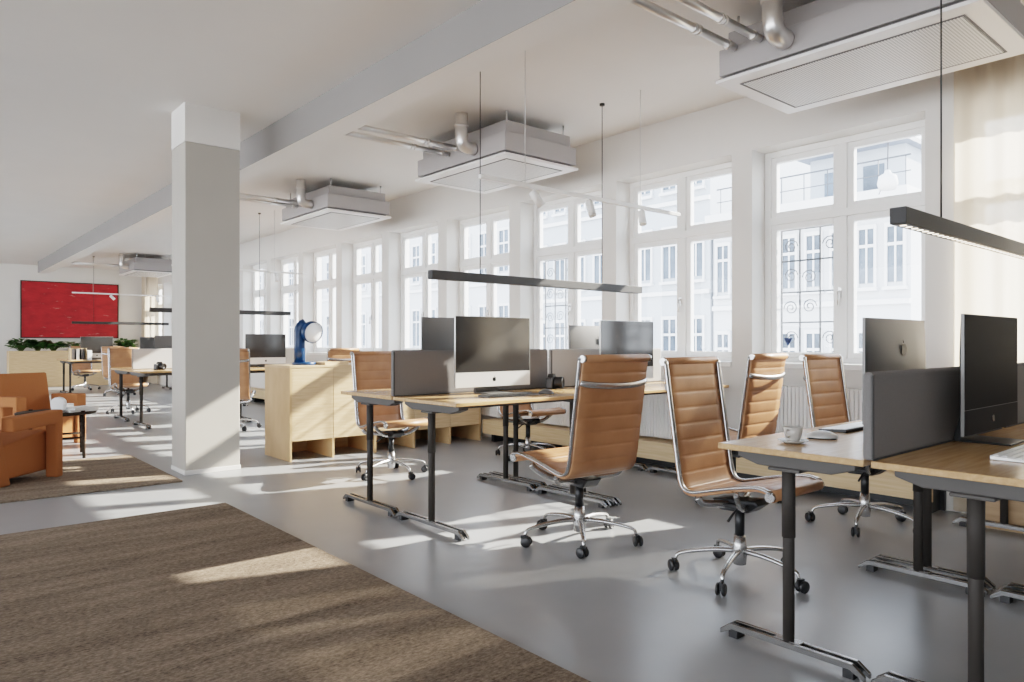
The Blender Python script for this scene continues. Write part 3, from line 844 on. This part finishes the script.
# ------------------------------------------------------------------ ceiling cassettes + pipes
def cassette_proto(L=1.40, py=(.62,.84), ey=.44, zz=.165):
    root = thing('ceiling_cassette', '', 'air conditioner')
    W = .90     # x, y ; z 0 = bottom panel underside
    MB().box(.0, W, .0, L, 0, .022).build('bottom_panel', M['ac_panel'], root, .004)
    MB().box(.05, W-.05, .05, L-.05, .022, .045).build('shadow_gap', M['ac_dark'], root)
    MB().box(.015, W-.015, .015, L-.015, .045, .21).build('casing', M['ac_white'], root, .006)
    MB().box(.055, W-.055, .055, L-.055, .21, .32).build('top_casing', M['ac_white'], root, .005)
    g = MB().box(.12, W-.12, .12, L-.12, -.004, 0).build('grille', M['grille'], root)
    e = MB()
    e.box(.105,.115,.105,L-.105,-.003,.0); e.box(W-.115,W-.105,.105,L-.105,-.003,0); e.box(.115,W-.115,.105,.115,-.003,0); e.box(.115,W-.115,L-.115,L-.105,-.003,0)
    e.build('grille_edge', M['ac_dark'], root)
    h = MB()
    for (x, y) in ((.1,.1),(W-.1,.1),(.1,L-.1),(W-.1,L-.1)): h.cyl((x,y,.32),(x,y,CZ-2.74),.008,8)
    h.build('hanger_rods', M['satin_alu'], root)
    # two refrigerant pipes run to the beam
    for k, y in enumerate(py):
        p = MB()
        p.cyl((.0,y,zz),(-1.06,y,zz),.024,14)
        po = p.build('pipe', M['pipe'], root)
        for x in (-.36,-.40,-.06): MB().cyl((x,y,zz),(x-.022,y,zz),.029,14).build('coupling', M['pipe'], po)
    e = MB(); pts = smooth_path([(0,ey,.13),(-.06,ey,.13),(-.115,ey,.15),(-.135,ey,.21),(-.135,ey,.30),(-.135,ey,CZ-2.74)], 5)
    e.tube(pts, .056, 18)
    eo = e.build('elbow_duct', M['pipe'], root)
    MB().lathe([(.056,0),(.066,0),(.066,.02),(.056,.02)], 20, (-.135,ey,.30)).build('duct_collar', M['pipe'], eo)
    return root
cas = Proto(cassette_proto())
ZC = 2.74
CGp = 'grey ceiling air units'
Proto(cassette_proto(1.45, (1.15,1.32), .99, .19)).place((3.875,1.10,ZC), 0, 'largest-looking ceiling air unit with grille, above the near desk', CGp)
cas.place((3.93,4.66,ZC), 0, 'ceiling air unit above the central pendant lamp', CGp)
cas.place((3.94,8.03,ZC), 0, 'ceiling air unit just right of the column', CGp)
cas.place((3.98,17.7,ZC), 0, 'small distant ceiling air unit left of the column', CGp)

# ------------------------------------------------------------------ pendants and tracks
def pendant(x0, x1, y, z, label, lit=False):
    root = thing('linear_pendant', label, 'pendant lamp', (x0, y, z), 0, 'dark linear pendant lamps over the benches')
    L = x1-x0
    MB().box(0, L, -.03, .03, 0, .062).build('housing', M['pend'], root, .003)
    MB().box(.02, L-.02, -.022, .022, -.001, .0).build('optic_strip', M['black_metal'], root)
    if lit:
        l0 = None
        for k in range(int(L/.055)-1):
            if l0 is None: l0 = MB().lathe([(0,-.0015),(.011,-.0015),(.012,.0),(0,0)], 12).build('led_lens', M['led'], root)
            else:
                q = l0.copy(); COL.objects.link(q); q.parent = root; l_ = q; q.location = (.05+k*.055, 0, -.0012); continue
            l0.location = (.05, 0, -.0012)
    for x in (.44, L-.5):
        co = MB().cyl((x,0,.062),(x,0,CZ-z-.018),.0035,8).build('cord', M['black'], root)
        MB().lathe([(0,0),(.022,0),(.022,.018),(0,.018)], 16, (x,0,CZ-z-.018)).build('ceiling_cap', M['black'], co)
    return root
pendant(2.81, 5.04, 1.07, 1.563, 'dark linear pendant lamp with lit spots at the right edge above the black monitor', True)
pendant(2.78, 5.04, 4.10, 1.563, 'dark linear pendant lamp hanging above the central monitors')
pendant(2.70, 4.78, 11.05, 1.563, 'dark linear pendant lamp crossing behind the column')
pendant(3.02, 5.1, 19.1, 1.563, 'farthest dark linear pendant lamp in front of the red painting')
def track(x0, x1, y, z, spots, label):
    root = thing('track_light', label, 'track light', (x0, y, z), 0, 'white track lights over the benches')
    L = x1-x0
    MB().box(0, L, -.014, .014, 0, .028).build('rail', M['white'], root, .002)
    for x in (.40, L-.52):
        MB().cyl((x,0,.028),(x,0,CZ-z),.003,6).build('cord', M['cord_white'], root)
    for (x, dx) in spots:
        st = MB().cyl((x,0,-.03),(x,0,0),.008,8)
        so = st.build('spot_mount', M['white'], root)
        dv = Vector((dx,-.35,-1)).normalized()
        R = Matrix.Translation((x,0,-.035)) @ dv.to_track_quat('Z','Y').to_matrix().to_4x4()
        MB().lathe([(0,-.02),(.026,-.02),(.030,-.012),(.030,.10),(.024,.10),(.022,.09),(0,.09)], 18, mat=R).build('spot_head', M['white'], so)
    return root
track(2.885, 5.05, 3.68, 2.20, ((.48,.55),(1.05,.0),(1.66,-.2)), 'white track light rail with spots, in front of the large windows')
track(2.9, 4.9, 10.7, 2.20, ((.5,.5),(1.5,0)), 'white track light rail partly hidden behind the column')
track(2.83, 4.8, 17.9, 2.20, ((.75,.9),(1.7,.2)), 'distant white track light rail crossing the red painting')

# ------------------------------------------------------------------ curtains
def curtain(y0, y1, x, z0, z1, label, folds):
    root = thing('curtain', label, 'curtain', (x, y0, 0), 0, 'sheer beige curtains')
    b = MB(); rows = []
    n = folds*8; L = y1-y0
    for zi in range(9):
        z = z0+(z1-z0)*zi/8; am = .032-.014*zi/8
        rows.append([(am*math.sin(2*PI*folds*i/n+.4*math.sin(i*.37+zi*.12)), L*i/n, z) for i in range(n+1)])
    b.grid(rows, True); b.build('fabric', M['sheer'], root)
    MB().box(-.02,.02,-.05,L+.05,z1,z1+.03).build('curtain_track', M['white'], root)
    return root
curtain(.35, 1.66, 5.275, .02, 3.0, 'sheer beige curtain at the right edge beside the large window', 8)
curtain(20.6, 22.2, 5.22, .02, 3.0, 'distant beige curtain at the far corner left of the column', 9)

# ------------------------------------------------------------------ far wall: painting, planter
pa = thing('painting', 'large red abstract painting on the far wall', 'painting', (2.37, YB, 1.25))
MB().box(.025, 2.245, -.035, -.0, .025, 1.475).build('canvas', M['painting'], pa)
b = MB(); b.box(0,.025,-.045,0,0,1.5); b.box(2.245,2.27,-.045,0,0,1.5); b.box(.025,2.245,-.045,0,0,.025); b.box(.025,2.245,-.045,0,1.475,1.5)
b.build('picture_frame', M['dark_steel'], pa)
pl = thing('planter_box', 'long oak planter box full of green plants at the far wall', 'planter', (2.05,21.45,0))
PLL, PLD, PLH = 3.0, .5, .92
b = MB(); b.box(0,PLL,0,.03,0,PLH); b.box(0,PLL,PLD-.03,PLD,0,PLH); b.box(0,.03,.03,PLD-.03,0,PLH); b.box(PLL-.03,PLL,.03,PLD-.03,0,PLH)
b.build('case', M['oak'], pl, .003)
MB().box(.03,PLL-.03,.03,PLD-.03,0,PLH-.06).build('soil', M['soil'], pl)
def plant(name, loc, n, h, spread, label, seed):
    rnd = random.Random(seed)
    root = thing(name, label, 'plant', loc, 0, 'green plants in the oak planter')
    lf = MB(); st = MB()
    for k in range(n):
        a = rnd.random()*2*PI; r = spread*rnd.random()**.6; z = h*(.50+.5*rnd.random())
        tip = Vector((r*math.cos(a), r*.7*math.sin(a), z))
        st.tube([(0,0,0), tuple(tip*.5+Vector((0,0,.03))), tuple(tip)], .003, 4)
        d = Vector((math.cos(a), math.sin(a), rnd.uniform(-.4,.5))).normalized()
        s = Vector((-math.sin(a), math.cos(a), rnd.uniform(-.3,.3))).normalized()
        ln = rnd.uniform(.10,.19); w = ln*.36
        p = [tip, tip+d*ln*.35+s*w, tip+d*ln*.75+s*w*.6, tip+d*ln+Vector((0,0,-.02)), tip+d*ln*.75-s*w*.6, tip+d*ln*.35-s*w]
        c0 = tip+d*ln*.5+Vector((0,0,.012))
        lf.add(p+[c0], [(i,(i+1)%6,6) for i in range(6)], True)
    lf.build('foliage', M['plant'], root); st.build('stems', M['stem'], root)
    return root
plabs = ['bushy green plant at the left end of the planter', 'low green plant second from the left in the planter', 'green plant right below the left part of the red painting', 'green plant behind the farthest monitor, left of it', 'green plant rising above the farthest monitor', 'dark green plant at the right end of the planter beneath the painting edge']
for k, (x, h, sp, n) in enumerate(((2.32,.34,.20,130),(2.68,.31,.20,130),(3.02,.28,.2,110),(3.50,.28,.18,50),(4.12,.38,.2,90),(4.70,.36,.20,120))):
    plant('leafy_plant', (x, 21.70, PLH-.06), n, h, sp, plabs[k], 20+k)

# ------------------------------------------------------------------ lounge corner
def armchair_proto():
    """faces +y; origin floor centre"""
    root = thing('armchair', '', 'armchair')
    MB().prism([(.31,.40),(.31,.06),(-.20,.05),(-.26,.31)], 'x', -.27, .27).build('seat', M['tan'], root, .02, 3)
    MB().prism([(-.22,.0),(-.10,.0),(-.30,.80),(-.43,.78)], 'x', -.272, .272).build('backrest', M['tan'], root, .02, 3)
    for s in (-1, 1):
        a = MB(); x0, x1 = (.275, .385) if s > 0 else (-.385, -.275)
        a.prism([(-.22,.435),(.265,.45),(.265,.0),(.345,.0),(.345,.565),(-.22,.548)], 'x', x0, x1)
        a.build('armrest', M['tan'], root, .014, 3)
    return root
ac = Proto(armchair_proto())
ac.root.scale = (.94,.94,.98)
ac.place((.55,6.97,.014), -.80, 'boxy tan armchair in front, turned away on the smaller rug', 'tan lounge armchairs')
ac.place((1.15,9.42,0), PI+.35, 'boxy tan armchair behind the coffee table, facing the camera', 'tan lounge armchairs')
ct = thing('coffee_table', 'dark wooden coffee table with round legs between the tan armchairs', 'table', (1.17,8.22,0), -.12)
b = MB()
b.lathe([(0,.42),(.30,.42),(.335,.425),(.345,.44),(.34,.45),(.0,.45)], 40)
b.build('tabletop', M['dark_wood'], ct)
for k in range(4):
    a = PI/4+k*PI/2
    MB().cyl((.31*math.cos(a),.31*math.sin(a),0),(.30*math.cos(a),.30*math.sin(a),.462),.014,12,.018).build('leg', M['dark_wood'], ct)
for k in range(4):
    a = PI/4+k*PI/2; b_ = a+PI/2; zz = .30 if k % 2 else .20
    MB().cyl((.30*math.cos(a),.30*math.sin(a),zz),(.30*math.cos(b_),.30*math.sin(b_),zz),.011,10).build('stretcher', M['dark_wood'], ct)
for k in range(2):
    o = MB().box(-.13,.13,-.09,.09,0,.022).build('pages', M['book_white'])
    o.name = 'book'; o.location = (1.34+.01*k,8.08,.45+.022*k); o.rotation_euler = (0,0,.3+.2*k)
    tag(o, ('lower white book lying on the coffee table','upper white book on the coffee table, topmost of the pair')[k], 'book', 'books on the coffee table')
sp = thing('bedside_lamp', 'small white arched lamp standing on the coffee table', 'lamp', (1.16,8.03,.45), -.6)
sp.scale = (.86,.86,.86)
sp.name = 'arched_lamp'
arch = [(-.07,.03),(.07,.03),(.075,.10)]+[(.075*math.cos(a), .115+.06*math.sin(a)) for a in (.3,.7,1.1,PI/2,2.04,2.44,2.84)]+[(-.075,.10)]
MB().prism(arch, 'y', -.03, .03).build('shade', M['white'], sp, .012, 3)
MB().lathe([(0,0),(.06,0),(.062,.02),(.05,.03),(0,.03)], 24).build('base', M['book_grey'], sp)

# ------------------------------------------------------------------ light
w = bpy.data.worlds.new('sky'); S.world = w; w.use_nodes = True
nt = w.node_tree; bg = nt.nodes['Background']
tc = nt.nodes.new('ShaderNodeTexCoord'); sep = nt.nodes.new('ShaderNodeSeparateXYZ')
r = nt.nodes.new('ShaderNodeValToRGB')
r.color_ramp.elements[0].position = .45; r.color_ramp.elements[0].color = (.86, .885, .92, 1)
r.color_ramp.elements[1].position = .95; r.color_ramp.elements[1].color = (.62, .76, .95, 1)
mr = nt.nodes.new('ShaderNodeMapRange'); mr.inputs['From Min'].default_value = -1
nt.links.new(tc.outputs['Generated'], sep.inputs['Vector']); nt.links.new(sep.outputs['Z'], mr.inputs['Value'])
nt.links.new(mr.outputs['Result'], r.inputs['Fac']); nt.links.new(r.outputs['Color'], bg.inputs['Color'])
bg.inputs['Strength'].default_value = 5.5
sun = bpy.data.lights.new('sun', 'SUN'); sun.energy = 18; sun.color = (1, .925, .82); sun.angle = math.radians(.8)
so = bpy.data.objects.new('sun', sun); COL.objects.link(so)
el = math.radians(28.5)
d = Vector((-.95*math.cos(el), .313*math.cos(el), -math.sin(el)))
so.rotation_euler = d.to_track_quat('-Z','Y').to_euler(); so.location = (20,-15,15)
# ------------------------------------------------------------------ camera
cam = bpy.data.cameras.new('camera'); co = bpy.data.objects.new('camera', cam); COL.objects.link(co)
co.location = (0,0,H); co.rotation_euler = (PI/2, 0, -math.radians(40.7))
cam.lens = 36*712/1024; cam.sensor_width = 36; cam.shift_y = 2/1024; cam.clip_start = .05; cam.clip_end = 300
S.camera = co
S.view_settings.view_transform = 'Filmic'
S.view_settings.look = 'Medium High Contrast'
S.view_settings.exposure = .45
S.cycles.max_bounces = 10; S.cycles.diffuse_bounces = 6; S.cycles.transparent_max_bounces = 16
